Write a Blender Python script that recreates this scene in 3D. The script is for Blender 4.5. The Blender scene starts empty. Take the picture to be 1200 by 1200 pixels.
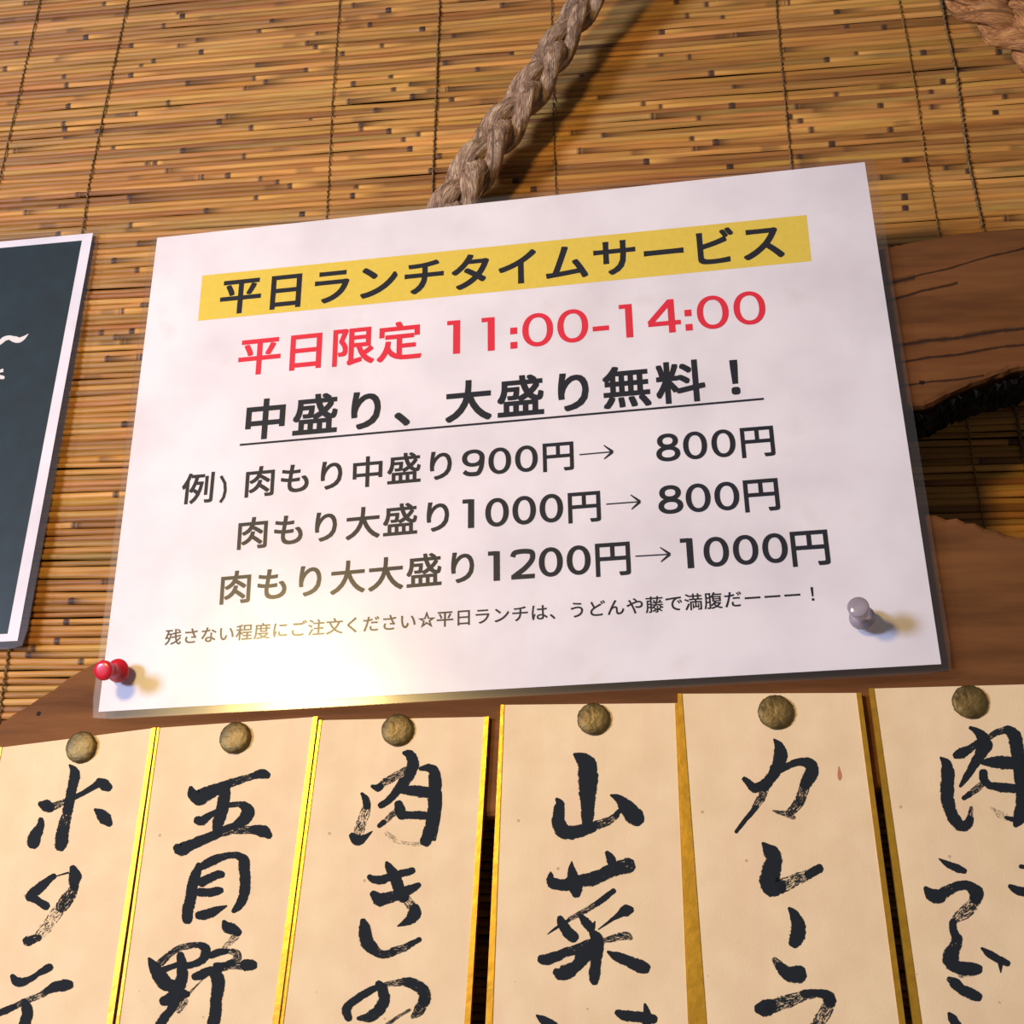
import bpy, bmesh, math, random
from mathutils import Vector, Matrix
from math import radians as RAD, sin, cos, pi

random.seed(11)
C = bpy.context.scene.collection
sc = bpy.context.scene

# ------------------------------------------------------------------ camera, light, exposure
# World: x right along the reeds, z up, y into the wall. The laminated sheet lies in y = 0.
FOC = 1560.0                                   # focal length in pixels of a 1200 px frame
_w = Vector((-4.32186772e-01, 1.50230662e-01, -4.35770105e-02))
_R = Matrix.Rotation(_w.length, 3, _w.normalized())        # sheet axes -> camera axes (x right, y down, z forward)
_t = Vector((-4.72136399e-03, -3.35848341e-02, 5.07935061e-01))
TH = RAD(3)                                    # the sheet hangs turned 3 degrees against the reeds
def s2w(v):                                    # sheet frame (x right, y down, z in) -> world
    x, u = v[0], -v[1]
    return Vector((cos(TH) * x - sin(TH) * u, v[2], sin(TH) * x + cos(TH) * u))
CAM = s2w(_R.transposed() @ (-_t))
def dirw(px, py):
    return s2w(_R.transposed() @ Vector(((px - 600) / FOC, (py - 600) / FOC, 1)))
def at(px, py, Y=0.0):                         # point of the plane y = Y seen at a pixel
    d = dirw(px, py)
    return CAM + d * ((Y - CAM.y) / d.y)
cam = bpy.data.objects.new('camera', bpy.data.cameras.new('camera'))
C.objects.link(cam)
_r, _u, _f = (s2w(_R.transposed() @ Vector(a)) for a in ((1, 0, 0), (0, -1, 0), (0, 0, 1)))
cam.matrix_world = Matrix(((_r.x, _u.x, -_f.x, CAM.x), (_r.y, _u.y, -_f.y, CAM.y), (_r.z, _u.z, -_f.z, CAM.z), (0, 0, 0, 1)))
cam.data.sensor_width = 36
cam.data.lens = 36 * FOC / 1200
cam.data.clip_start = 0.01
sc.camera = cam

vs = sc.view_settings
sc.display_settings.display_device = 'sRGB'
vs.view_transform = 'Standard'; vs.look = 'None'; vs.gamma = 1.0; vs.use_curve_mapping = False
vs.exposure = 0.0

world = bpy.data.worlds.new('room'); sc.world = world; world.use_nodes = True
bg = world.node_tree.nodes['Background']
bg.inputs[0].default_value = (1.0, 0.93, 0.86, 1); bg.inputs[1].default_value = 0.14

def area(name, loc, target, sx, sy, power, col):
    l = bpy.data.lights.new(name, 'AREA'); l.shape = 'RECTANGLE'; l.size = sx; l.size_y = sy
    l.energy = power; l.color = col
    o = bpy.data.objects.new(name, l); C.objects.link(o); o.location = loc
    o.rotation_euler = (Vector(target) - Vector(loc)).to_track_quat('-Z', 'Y').to_euler()
    return o
# warm ceiling lamp: stands where the film of the sheet mirrors it towards the lens
_p = at(360, 838); _d = (_p - CAM).normalized(); _m = Vector((_d.x, -_d.y, _d.z))
area('warm_lamp', _p + _m * 0.62, _p, 0.08, 0.08, 3.3, (1.0, 0.69, 0.25))
# daylight from a window on the left
area('window_light', (-1.05, -1.02, 0.0), (0, 0, 0), 0.24, 0.30, 27.5, (0.54, 0.655, 1.0))

# ------------------------------------------------------------------ helpers
def link(o, parent=None):
    C.objects.link(o)
    if parent: o.parent = parent
    return o
def tag(o, label, cat, group=None):
    o['label'] = label; o['category'] = cat
    if group: o['group'] = group
    return o
def empty(name, loc=(0, 0, 0)):
    o = bpy.data.objects.new(name, None); o.location = loc; o.empty_display_size = 0.01
    return link(o)
def mesh(name, vs_, fs, mat, parent=None, smooth=False, col=None, uv=None, attr=None):
    """vertices are given in world space; a parent Empty's location is subtracted"""
    off = Vector(parent.location) if parent else Vector((0, 0, 0))
    m = bpy.data.meshes.new(name)
    m.from_pydata([tuple(Vector(v) - off) for v in vs_], [], fs)
    if smooth: m.polygons.foreach_set('use_smooth', [True] * len(m.polygons))
    if col:
        a = m.color_attributes.new('Col', 'FLOAT_COLOR', 'POINT')
        for i, c in enumerate(col): a.data[i].color = (*c, 1)
    if attr:
        for k, vals in attr.items():
            a = m.attributes.new(k, 'FLOAT', 'POINT')
            a.data.foreach_set('value', vals)
    if uv:
        l = m.uv_layers.new(name='UVMap')
        for p in m.loops: l.data[p.index].uv = uv[p.vertex_index]
    for mm in (mat if isinstance(mat, list) else [mat]): m.materials.append(mm)
    return link(bpy.data.objects.new(name, m), parent)

def srgb(r, g, b):
    f = lambda c: (c / 255 / 12.92) if c / 255 <= 0.04045 else ((c / 255 + 0.055) / 1.055) ** 2.4
    return (f(r), f(g), f(b), 1)

class NT:
    def __init__(s, name):
        s.m = bpy.data.materials.new(name); s.m.use_nodes = True; s.t = s.m.node_tree
        s.b = s.t.nodes['Principled BSDF']; s.out = s.t.nodes['Material Output']
    def n(s, typ, **kw):
        o = s.t.nodes.new(typ)
        for k, v in kw.items():
            if k.startswith('i_'): o.inputs[k[2:].replace('_', ' ')].default_value = v
            else: setattr(o, k, v)
        return o
    def l(s, a, b): s.t.links.new(a, b)
    def math(s, op, a, b=None, c=None):
        o = s.n('ShaderNodeMath', operation=op)
        for i, v in enumerate((a, b, c)):
            if v is None: continue
            if isinstance(v, (int, float)): o.inputs[i].default_value = v
            else: s.l(v, o.inputs[i])
        return o.outputs[0]
    def noise(s, scale, detail=3, vec=None, rough=0.5, stretch=None, rot=None):
        v = vec or s.n('ShaderNodeTexCoord').outputs['Object']
        if stretch:
            mp = s.n('ShaderNodeMapping'); mp.inputs['Scale'].default_value = stretch
            if rot: mp.inputs['Rotation'].default_value = rot
            s.l(v, mp.inputs[0]); v = mp.outputs[0]
        o = s.n('ShaderNodeTexNoise'); o.inputs['Scale'].default_value = scale
        o.inputs['Detail'].default_value = detail; o.inputs['Roughness'].default_value = rough
        s.l(v, o.inputs['Vector']); return o.outputs['Fac']
    def ramp(s, fac, stops):
        o = s.n('ShaderNodeValToRGB'); e = o.color_ramp.elements
        while len(e) < len(stops): e.new(0.5)
        for i, (p, c) in enumerate(stops): e[i].position = p; e[i].color = c
        s.l(fac, o.inputs[0]); return o.outputs[0]
    def mix(s, fac, a, b, mode='MIX'):
        o = s.n('ShaderNodeMix', data_type='RGBA', blend_type=mode)
        for sock, v in ((o.inputs[0], fac), (o.inputs[6], a), (o.inputs[7], b)):
            if isinstance(v, (int, float)): sock.default_value = v
            elif isinstance(v, tuple): sock.default_value = v
            else: s.l(v, sock)
        return o.outputs[2]
    def bump(s, h, strength, dist=0.001):
        o = s.n('ShaderNodeBump'); o.inputs['Strength'].default_value = strength; o.inputs['Distance'].default_value = dist
        s.l(h, o.inputs['Height']); s.l(o.outputs[0], s.b.inputs['Normal'])
    def base(s, c, rough=0.6, spec=0.5, metal=0.0):
        if isinstance(c, tuple): s.b.inputs['Base Color'].default_value = c
        else: s.l(c, s.b.inputs['Base Color'])
        s.b.inputs['Roughness'].default_value = rough; s.b.inputs['Specular IOR Level'].default_value = spec
        s.b.inputs['Metallic'].default_value = metal
        return s.m

# ------------------------------------------------------------------ materials
def m_reed():
    t = NT('reed'); a = t.n('ShaderNodeVertexColor'); a.layer_name = 'Col'
    f = t.noise(1.0, 4, stretch=(45, 900, 900))
    g = t.noise(1.0, 2, stretch=(9, 300, 300))
    v = t.math('ADD', t.math('MULTIPLY', f, 0.75), t.math('MULTIPLY', g, 0.75))
    c = t.mix(1.0, a.outputs[0], t.ramp(v, [(0.38, (0.48, 0.44, 0.40, 1)), (0.72, (0.95, 0.95, 0.95, 1)), (1.0, (1.2, 1.2, 1.2, 1))]), 'MULTIPLY')
    t.bump(f, 0.5, 0.0006)
    return t.base(c, 0.5, 0.25)
def m_plain(name, c, rough=0.7, spec=0.3, metal=0.0, ns=0, amt=0.15):
    t = NT(name)
    if ns:
        f = t.noise(ns, 4)
        k = tuple(x * (1 - amt) for x in c[:3]) + (1,); k2 = tuple(x * (1 + amt) for x in c[:3]) + (1,)
        cc = t.ramp(f, [(0.3, k), (0.7, k2)])
        t.bump(f, 0.2, 0.0005)
        return t.base(cc, rough, spec, metal)
    return t.base(c, rough, spec, metal)
def m_thread():
    t = NT('binding_twine'); f = t.noise(900, 3)
    c = t.ramp(f, [(0.3, srgb(72, 58, 42)), (0.7, srgb(136, 110, 76))])
    return t.base(c, 0.9, 0.1)
def m_wood():
    t = NT('slab_wood'); tc = t.n('ShaderNodeTexCoord').outputs['Object']
    rot = (0, RAD(7), 0)
    f = t.noise(1.0, 5, tc, 0.6, (13, 60, 120), rot)
    g = t.noise(1.0, 3, tc, 0.5, (8, 12, 22))
    big = t.noise(1.0, 2, tc, 0.5, (5, 5, 9))
    c = t.ramp(f, [(0.25, srgb(50, 31, 16)), (0.5, srgb(98, 63, 32)), (0.8, srgb(130, 86, 46))])
    c = t.mix(t.math('MULTIPLY', g, 0.5), c, srgb(116, 66, 34))
    c = t.mix(t.math('MULTIPLY', t.math('SUBTRACT', big, 0.35), 0.9), c, srgb(84, 56, 40))
    # drying cracks that run along the grain of the upper limb: z = z0 + k x (+ wobble), each with its own width
    sep = t.n('ShaderNodeSeparateXYZ'); t.l(tc, sep.inputs[0])
    wob = t.noise(1.0, 3, tc, 0.5, (45, 1, 1))
    wid = t.noise(1.0, 3, tc, 0.5, (160, 1, 30))
    dark = None
    def endpoints(a, b): 
        o_ = at(560, 958, 0.016); A, B = at(*a, SLAB_F) - o_, at(*b, SLAB_F) - o_; k = (B.z - A.z) / (B.x - A.x); return A.z - k * A.x, k, A.x, B.x
    for (a, b, w) in (((1048, 404), (1200, 386), 0.0011), ((1050, 424), (1200, 405), 0.0006), ((1045, 350), (1110, 334), 0.0007),
                      ((1040, 331), (1060, 327), 0.0013), ((1060, 327), (1200, 292), 0.0005), ((1058, 451), (1140, 442), 0.0005)):
        z0, k, xa, xb = endpoints(a, b)
        ln = t.math('ADD', t.math('MULTIPLY', sep.outputs[0], k), z0)
        ln = t.math('ADD', ln, t.math('MULTIPLY', t.math('SUBTRACT', wob, 0.5), 0.0035))
        d = t.math('ABSOLUTE', t.math('SUBTRACT', sep.outputs[2], ln))
        ww = t.math('MULTIPLY', t.math('MULTIPLY', wid, 2.2), w)
        m = t.math('SUBTRACT', 1.0, t.math('SMOOTH_MIN', t.math('DIVIDE', d, ww), 1.0, 0.3)); m = t.math('MAXIMUM', m, 0)
        xa_, xb_ = min(xa, xb) - 0.004, max(xa, xb) + (0.2 if b[0] == 1200 else 0.004)
        m = t.math('MULTIPLY', m, t.math('MULTIPLY', t.math('GREATER_THAN', sep.outputs[0], xa_), t.math('LESS_THAN', sep.outputs[0], xb_)))
        dark = m if dark is None else t.math('MAXIMUM', dark, m)
    c = t.mix(dark, c, srgb(38, 27, 24))
    # small worm holes
    vo = t.n('ShaderNodeTexVoronoi'); vo.inputs['Scale'].default_value = 70; t.l(tc, vo.inputs['Vector'])
    vs2 = t.noise(60, 1, tc)
    hole = t.math('MULTIPLY', t.math('LESS_THAN', vo.outputs['Distance'], 0.075), t.math('GREATER_THAN', vs2, 0.56))
    c = t.mix(hole, c, srgb(40, 26, 22))
    t.bump(t.math('SUBTRACT', t.math('ADD', t.math('MULTIPLY', f, 0.4), t.math('MULTIPLY', g, 0.5)), dark), 0.6, 0.0015)
    return t.base(c, 0.7, 0.1)
def m_fibre(name, c1, c2, c3):
    t = NT(name); uv = t.n('ShaderNodeUVMap').outputs[0]
    f = t.noise(1.0, 5, uv, 0.65, (7, 14, 1)); g = t.noise(1.0, 2, uv, 0.5, (5, 2, 1))
    c = t.ramp(t.math('ADD', t.math('MULTIPLY', f, 0.7), t.math('MULTIPLY', g, 0.35)), [(0.34, c1), (0.52, c2), (0.70, c3)])
    t.bump(f, 1.0, 0.0015)
    return t.base(c, 0.55, 0.4)
def m_card():
    t = NT('tablet_card'); tc = t.n('ShaderNodeTexCoord').outputs['Object']
    f = t.noise(60, 4, tc); g = t.noise(1.0, 3, tc, 0.5, (70, 10, 12)); h = t.noise(1200, 2, tc)
    c = t.ramp(f, [(0.3, srgb(212, 184, 144)), (0.7, srgb(222, 196, 156))])
    c = t.mix(t.math('MULTIPLY', t.math('MAXIMUM', t.math('SUBTRACT', g, 0.52), 0), 2.2), c, srgb(214, 178, 146))
    vo = t.n('ShaderNodeTexVoronoi'); vo.inputs['Scale'].default_value = 95; t.l(tc, vo.inputs['Vector'])
    sp = t.math('MULTIPLY', t.math('LESS_THAN', vo.outputs['Distance'], 0.05), t.math('GREATER_THAN', t.noise(33, 1, tc), 0.5))
    c = t.mix(t.math('MULTIPLY', sp, 0.55), c, srgb(150, 110, 84))
    t.bump(h, 0.15, 0.0003)
    return t.base(c, 0.8, 0.2)
def m_paper():
    t = NT('white_paper'); tc = t.n('ShaderNodeTexCoord').outputs['Object']
    f = t.noise(28, 4, tc); g = t.noise(9, 2, tc)
    c = t.ramp(f, [(0.3, srgb(212, 206, 210)), (0.6, srgb(226, 221, 224))])
    st = t.math('MAXIMUM', t.math('SUBTRACT', t.noise(55, 3, tc), 0.62), 0)
    c = t.mix(t.math('MULTIPLY', st, 1.6), c, srgb(196, 182, 170))
    return t.base(c, 0.85, 0.1)
def m_film():
    t = NT('laminating_film'); t.t.nodes.remove(t.b)
    gl = t.n('ShaderNodeBsdfGlossy'); gl.inputs['Roughness'].default_value = 0.17
    tr = t.n('ShaderNodeBsdfTransparent'); tr.inputs[0].default_value = (0.96, 0.95, 0.95, 1)
    df = t.n('ShaderNodeBsdfDiffuse'); df.inputs[0].default_value = (0.75, 0.72, 0.74, 1)
    hz = t.n('ShaderNodeMixShader'); hz.inputs[0].default_value = 0.012
    t.l(tr.outputs[0], hz.inputs[1]); t.l(df.outputs[0], hz.inputs[2])
    g2 = t.n('ShaderNodeBsdfGlossy'); g2.inputs['Roughness'].default_value = 0.29
    gm = t.n('ShaderNodeMixShader'); gm.inputs[0].default_value = 0.5; t.l(gl.outputs[0], gm.inputs[1]); t.l(g2.outputs[0], gm.inputs[2])
    ge = t.n('ShaderNodeNewGeometry'); dp = t.n('ShaderNodeVectorMath', operation='DOT_PRODUCT')
    t.l(ge.outputs['Incoming'], dp.inputs[0]); t.l(ge.outputs['Normal'], dp.inputs[1])
    cs = t.math('ABSOLUTE', dp.outputs['Value'])           # Schlick reflectance, the same from both sides of the thin film
    fr = t.math('ADD', t.math('MULTIPLY', t.math('POWER', t.math('SUBTRACT', 1.0, cs), 5.0), 0.95), 0.047)
    mx = t.n('ShaderNodeMixShader'); t.l(fr, mx.inputs[0]); t.l(hz.outputs[0], mx.inputs[1]); t.l(gm.outputs[0], mx.inputs[2])
    n1 = t.noise(14, 2)
    bp = t.n('ShaderNodeBump'); bp.inputs['Strength'].default_value = 0.25; bp.inputs['Distance'].default_value = 0.002
    t.l(n1, bp.inputs['Height']); t.l(bp.outputs[0], gl.inputs['Normal'])
    t.l(mx.outputs[0], t.out.inputs[0]); return t.m
def m_brush(name, col):
    t = NT(name); uv = t.n('ShaderNodeUVMap').outputs[0]
    a = t.n('ShaderNodeAttribute'); a.attribute_name = 'dry'
    sep = t.n('ShaderNodeSeparateXYZ'); t.l(uv, sep.inputs[0])
    v = t.math('ABSOLUTE', sep.outputs[1])                      # 0 at the spine, 1 at the rim
    f = t.noise(1.0, 4, uv, 0.7, (0.10, 4.5, 1)); g = t.noise(1.0, 4, uv, 0.7, (0.45, 6, 1))
    n_ = t.math('ADD', t.math('MULTIPLY', f, 0.6), t.math('MULTIPLY', g, 0.4))
    rim = t.math('MAXIMUM', t.math('MULTIPLY', t.math('SUBTRACT', v, 0.76), 1.0), 0)
    th = t.math('ADD', t.math('ADD', t.math('MULTIPLY', a.outputs['Fac'], 0.31), 0.29), rim)
    al = t.math('MULTIPLY', t.math('SUBTRACT', n_, th), 14)
    al = t.math('MINIMUM', t.math('MAXIMUM', al, 0), 1)
    t.l(al, t.b.inputs['Alpha'])
    return t.base(col, 0.85, 0.08)
def m_brass():
    t = NT('old_brass'); f = t.noise(420, 3); g = t.noise(150, 3)
    c = t.ramp(g, [(0.35, srgb(80, 66, 38)), (0.65, srgb(128, 106, 60))])
    t.bump(f, 0.8, 0.0006)
    m = t.base(c, 0.55, 0.4, 0.65); return m

SLAB_F = 0.0045; SLAB_B = 0.028; REED_Y = 0.056
M_REED = m_reed(); M_THREAD = m_thread(); M_WOOD = m_wood()
M_THREAD2 = m_plain('pale_twine', srgb(128, 98, 56), 0.9, 0.1, ns=700)
M_BARK = m_plain('dark_bark', srgb(34, 32, 32), 0.9, 0.1, ns=180, amt=0.5)
M_ROPE = m_fibre('straw_rope', srgb(70, 44, 30), srgb(162, 128, 100), srgb(240, 210, 174))
M_ROPE2 = m_fibre('brown_rope', srgb(96, 60, 34), srgb(184, 124, 70), srgb(232, 172, 106))
M_CARD = m_card(); M_PAPER = m_paper(); M_FILM = m_film()
M_GILT = m_plain('gilt_edge', srgb(206, 158, 52), 0.36, 0.5, 0.8, ns=300, amt=0.12)
M_INK = m_brush('brush_ink', srgb(32, 36, 40)); M_WHITEINK = m_brush('white_brush', srgb(222, 214, 208))
M_STAIN = m_plain('red_brown_stain', srgb(176, 116, 84), 0.85, 0.1)
M_PRINT = m_plain('black_print', srgb(20, 24, 34), 0.8, 0.1)
M_SHADEPRINT = m_plain('grey_print', srgb(150, 150, 158), 0.8, 0.2)
M_RED = m_plain('red_print', srgb(214, 32, 56), 0.7, 0.2)
M_YELLOW = m_plain('yellow_print', srgb(216, 190, 74), 0.8, 0.1, ns=500, amt=0.03)
M_GREEN = m_plain('dark_green_print', srgb(20, 40, 46), 0.7, 0.2, ns=120, amt=0.2)
M_BRASS = m_brass()
M_REDPLASTIC = m_plain('red_plastic', srgb(190, 24, 44), 0.28, 0.6)
M_CLEAR = NT('clear_plastic'); M_CLEAR.b.inputs['Transmission Weight'].default_value = 0.55
M_CLEAR = M_CLEAR.base(srgb(176, 164, 172), 0.16, 0.6)
M_STEEL = m_plain('steel', srgb(190, 190, 195), 0.3, 0.5, 1.0)
M_PLASTER = m_plain('dark_plaster', srgb(84, 60, 40), 0.9, 0.1, ns=60)

# ------------------------------------------------------------------ setting: the wall behind the reed screen
def box(x0, x1, y0, y1, z0, z1):
    v = [(x, y, z) for x in (x0, x1) for y in (y0, y1) for z in (z0, z1)]
    f = [(0, 1, 3, 2), (4, 6, 7, 5), (0, 4, 5, 1), (2, 3, 7, 6), (0, 2, 6, 4), (1, 5, 7, 3)]
    return v, f
w = mesh('wall_back', *box(-1.2, 1.2, 0.0615, 0.12, -1.0, 1.0), M_PLASTER); w['kind'] = 'structure'

# ------------------------------------------------------------------ reed screen: every reed a part
screen = empty('reed_screen', (0, REED_Y, -0.30))
tag(screen, 'golden brown screen of thin horizontal reeds tied with twine, covering the wall', 'screen')
corn = [at(a, b, REED_Y) for a, b in ((0, 0), (1200, 0), (0, 1200), (1200, 1200))]
Z1 = max(c.z for c in corn) + 0.07; Z0 = min(c.z for c in corn) - 0.06
X0 = min(c.x for c in corn) - 0.12; X1 = max(c.x for c in corn) + 0.12
NODES_PX = [(30,5),(123,5),(20,50),(209,15),(193,30),(155,52),(166,79),(154,91),(210,56),(237,60),(181,70),(304,38),(319,27),(298,94),
 (288,106),(312,97),(359,80),(198,120),(160,132),(77,150),(77,163),(78,102),(134,171),(115,153),(215,180),(173,193),(183,188),(197,200),
 (267,137),(295,151),(364,141),(237,207),(268,207),(326,212),(92,229),(71,243),(153,230),(301,233),(31,251),(154,262),(242,250),(355,250),
 (70,273),(163,289),(135,304),(120,388),(155,391),(165,418),(127,420),(145,400),(168,357),(146,501),(137,582),(122,685),(85,702),(79,730),
 (415,8),(456,14),(434,30),(496,32),(532,40),(448,56),(402,64),(600,60),(522,74),(560,84),(415,97),(482,97),(462,103),(484,115),(530,114),
 (441,128),(424,149),(457,153),(491,156),(481,175),(515,186),(418,218),(414,231),(506,201),(590,4),(676,55),(666,67),(682,90),(703,112),
 (754,120),(774,124),(776,37),(793,5),(671,155),(708,157),(680,180),(605,211),(626,222),(758,193),(651,190),(765,140),
 (828,7),(884,15),(847,23),(808,67),(863,43),(834,88),(861,103),(923,6),(981,17),(992,30),(1003,61),(1036,32),(969,71),(920,61),(934,126),
 (938,143),(1032,125),(1043,150),(951,155),(975,168),(937,183),(856,197),(811,163),(980,110),(1091,109),(1092,126),(1105,95),(1082,60),
 (1061,185),(1060,229),(1061,244),(1033,209),(1178,255),(1135,200),(1170,60),(1045,288)]
nodes3 = [at(a, b, REED_Y) for a, b in NODES_PX]
PITCH = 0.00292
k = 0; z = Z0
def lerp(a, b, t): return tuple(a[i] * (1 - t) + b[i] * t for i in range(3))
BASES = [srgb(166, 116, 56)[:3], srgb(154, 105, 50)[:3], srgb(174, 124, 62)[:3], srgb(142, 93, 46)[:3], srgb(170, 120, 54)[:3], srgb(150, 107, 56)[:3]]
NODEC = srgb(66, 46, 38)[:3]; BRIGHT = srgb(210, 156, 82)[:3]; SHEATH = srgb(120, 76, 40)[:3]; BARKC = srgb(70, 44, 28)[:3]
while z < Z1:
    r = random.uniform(0.00138, 0.00160)
    if random.random() < 0.06: r *= 0.8
    base = random.choice(BASES); base = tuple(c * random.uniform(0.95, 1.05) for c in base)
    ev = [p.x for p in nodes3 if abs(p.z - z) < PITCH / 2 and X0 < p.x < X1]
    x = X0 + random.uniform(0, 0.2)
    while x < X1:                                         # joints where the list above has none (hidden stretches too)
        if (random.random() < 0.35 or z < 0.0) and all(abs(x - e) > 0.03 for e in ev): ev.append(x)
        x += random.uniform(0.12, 0.22)
    ev.sort()
    # colour sections between joints
    rings = []                                            # (x, radius factor, colour)
    xs = X0; cur = lerp(base, random.choice([SHEATH, BRIGHT, base]), random.uniform(0, 0.45))
    def stretch(a, b, c):
        n_ = max(1, int((b - a) / 0.018))
        for i in range(n_):
            xx = a + (b - a) * (i + 0.5) / n_
            cc = tuple(q * random.uniform(0.93, 1.07) for q in c)
            rings.append((xx, random.uniform(0.93, 1.04), cc))
            if random.random() < 0.045:                   # dark weathered sliver
                rings.append((xx + 0.0025, 1.0, lerp(c, BARKC, random.uniform(0.3, 0.6)))); rings.append((xx + random.uniform(0.005, 0.009), 1.0, lerp(c, BARKC, 0.35)))
                rings.append((xx + 0.0115, 1.0, cc))
    for e in ev:
        stretch(xs, e - 0.0025, cur)
        big = random.uniform(0.35, 1.0); wn = random.uniform(0.6, 1.25)
        rings.append((e - 0.0020, 1.0, cur)); rings.append((e - 0.0013 * wn, 1.10, lerp(cur, NODEC, big)))
        rings.append((e, 1.22, NODEC)); rings.append((e + 0.0010 * wn, 1.10, lerp(cur, NODEC, big)))
        nxt = lerp(base, random.choice([SHEATH, BRIGHT, BRIGHT, base]), random.uniform(0.0, 0.55))
        side = random.random()
        if side < 0.35:                                   # torn sheath: dark streak beside the joint
            L = random.uniform(0.004, 0.02); rings.append((e + 0.0016, 1.0, lerp(nxt, BARKC, 0.75))); rings.append((e + L, 1.0, lerp(nxt, BARKC, 0.3))); xs = e + L + 0.0005
        else:
            rings.append((e + 0.0016, 0.97, nxt if side < 0.6 else BRIGHT)); xs = e + (0.002 if side < 0.6 else 0.006)
        cur = nxt
    stretch(xs, X1, cur)
    rings.sort(key=lambda q: q[0])
    NS = 5; V = []; F = []; Cc = []
    ph = random.uniform(0, 6); ph2 = random.uniform(0, 6); dy = random.uniform(-0.0003, 0.0004)
    for i, (xx, rf, cc) in enumerate(rings):
        zz = z + 0.00022 * sin(xx * 31 + ph) + 0.00015 * sin(xx * 83 + ph2); yy = REED_Y + dy + 0.0002 * sin(xx * 40 + ph2)
        for j in range(NS):
            a = pi * (j / (NS - 1)) * 1.1 + pi / 2 - 0.05 * pi
            V.append((xx, yy + r * rf * sin(a + pi / 2) * 0.62, zz + r * rf * cos(a + pi / 2) * -1.0)); Cc.append(cc)
    for i in range(len(rings) - 1):
        for j in range(NS - 1):
            a = i * NS + j; F.append((a, a + NS, a + NS + 1, a + 1))
    mesh('reed', V, F, M_REED, screen, smooth=True, col=Cc)
    z += PITCH * random.uniform(0.94, 1.06)

def tube(pts, rad, ns=6, twist=0.0, jit=0.0):
    V = []; F = []; UV = []; n_ = len(pts); L = 0
    for i, p in enumerate(pts):
        p = Vector(p); d = (Vector(pts[min(i + 1, n_ - 1)]) - Vector(pts[max(i - 1, 0)])).normalized()
        if i: L += (p - Vector(pts[i - 1])).length
        up = Vector((0, 1, 0)); s = d.cross(up)
        if s.length < 1e-4: s = Vector((1, 0, 0))
        s.normalize(); u = s.cross(d)
        rr = rad[i] if isinstance(rad, (list, tuple)) else rad
        rx, ry = rr if isinstance(rr, tuple) else (rr, rr)
        for j in range(ns):
            a = 2 * pi * j / ns + twist * L
            V.append(p + s * (cos(a) * rx) + u * (sin(a) * ry)); UV.append((L * 40, j / ns * 4))
    for i in range(n_ - 1):
        for j in range(ns): F.append((i * ns + j, i * ns + (j + 1) % ns, (i + 1) * ns + (j + 1) % ns, (i + 1) * ns + j))
    F.append(tuple(range(ns))[::-1]); F.append(tuple((n_ - 1) * ns + j for j in range(ns)))
    return V, F, UV
def resample(pts, step):
    out = []
    for a, b in zip(pts, pts[1:]):
        a = Vector(a); b = Vector(b); n_ = max(1, int((b - a).length / step))
        for i in range(n_): out.append(a.lerp(b, i / n_))
    out.append(Vector(pts[-1])); return out
THREADS = [([(70, -60), (47, 0), (5, 185), (-40, 380)], 0.00045, 0), ([(160, -50), (150, 0), (125, 115), (105, 210), (97, 268), (40, 560), (-10, 900)], 0.0005, 0),
 ([(402, -60), (398, 0), (390, 110), (383, 250), (365, 900)], 0.0004, 0), ([(518, -60), (515, 0), (511, 110), (507, 213), (500, 900)], 0.0006, 0),
 ([(645, -60), (646, 0), (648, 110), (651, 227), (662, 900)], 0.00035, 0), ([(902, -60), (909, 0), (917, 90), (927, 190), (1000, 900)], 0.00045, 0),
 ([(1040, -60), (1053, 0), (1065, 60), (1075, 120), (1085, 190), (1102, 283), (1131, 480), (1140, 540), (1153, 612), (1200, 900)], 0.0004, 1),
 ([(1095, -60), (1103, 0), (1108, 30), (1120, 80), (1135, 190), (1152, 267), (1190, 480), (1197, 520), (1260, 900)], 0.0007, 0)]
for pts, r, mi in THREADS:
    P = resample([at(a, b, REED_Y - 0.0014) for a, b in pts], 0.0006)
    for i, p in enumerate(P):
        p.x += 0.0002 * sin(i * 1.25) + random.uniform(-0.0001, 0.0001); p.y += 0.00035 * cos(p.z / PITCH * 2 * pi)
    V, F, UV = tube(P, [r * 0.85 * random.uniform(0.75, 1.25) for _ in P], 5)
    mesh('binding_thread', V, F, M_THREAD2 if mi else M_THREAD, screen, smooth=True)

# ------------------------------------------------------------------ live-edge slab carrying the tablets
front = [(-95, 905), (-45, 880), (0, 846), (13, 836), (27, 828), (40, 819), (61, 806), (80, 792), (99, 781), (115, 773), (150, 752), (240, 690), (330, 600), (430, 480),
         (520, 415), (640, 370), (780, 345), (900, 320), (1040, 288), (1068, 281), (1100, 276), (1125, 271), (1152, 268), (1200, 264), (1300, 250), (1430, 240), (1540, 262),
         (1560, 330), (1500, 380), (1400, 405), (1300, 418),
         (1215, 430), (1196, 431), (1185, 433), (1176, 438), (1164, 441), (1157, 445), (1140, 450), (1133, 453), (1118, 460), (1110, 463), (1096, 471), (1084, 476), (1062, 478), (1030, 488), (990, 505),
         (965, 530), (975, 560), (1020, 582), (1070, 592), (1085, 600), (1098, 601), (1110, 606), (1122, 605), (1133, 610), (1144, 611), (1155, 617), (1170, 620), (1180, 625), (1200, 628), (1260, 650),
         (1350, 700), (1450, 780), (1480, 860), (1400, 905), (1200, 905), (1035, 925), (800, 945), (580, 958), (300, 975), (60, 985), (-60, 960)]
slab = empty('wooden_slab', at(560, 958, 0.016))
tag(slab, 'thick brown forked wooden slab with natural edges behind the sheet and tablets', 'board')
def poly3(pts, y): return [at(a, b, SLAB_F) + Vector((0, y - SLAB_F, 0)) for a, b in pts]
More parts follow.
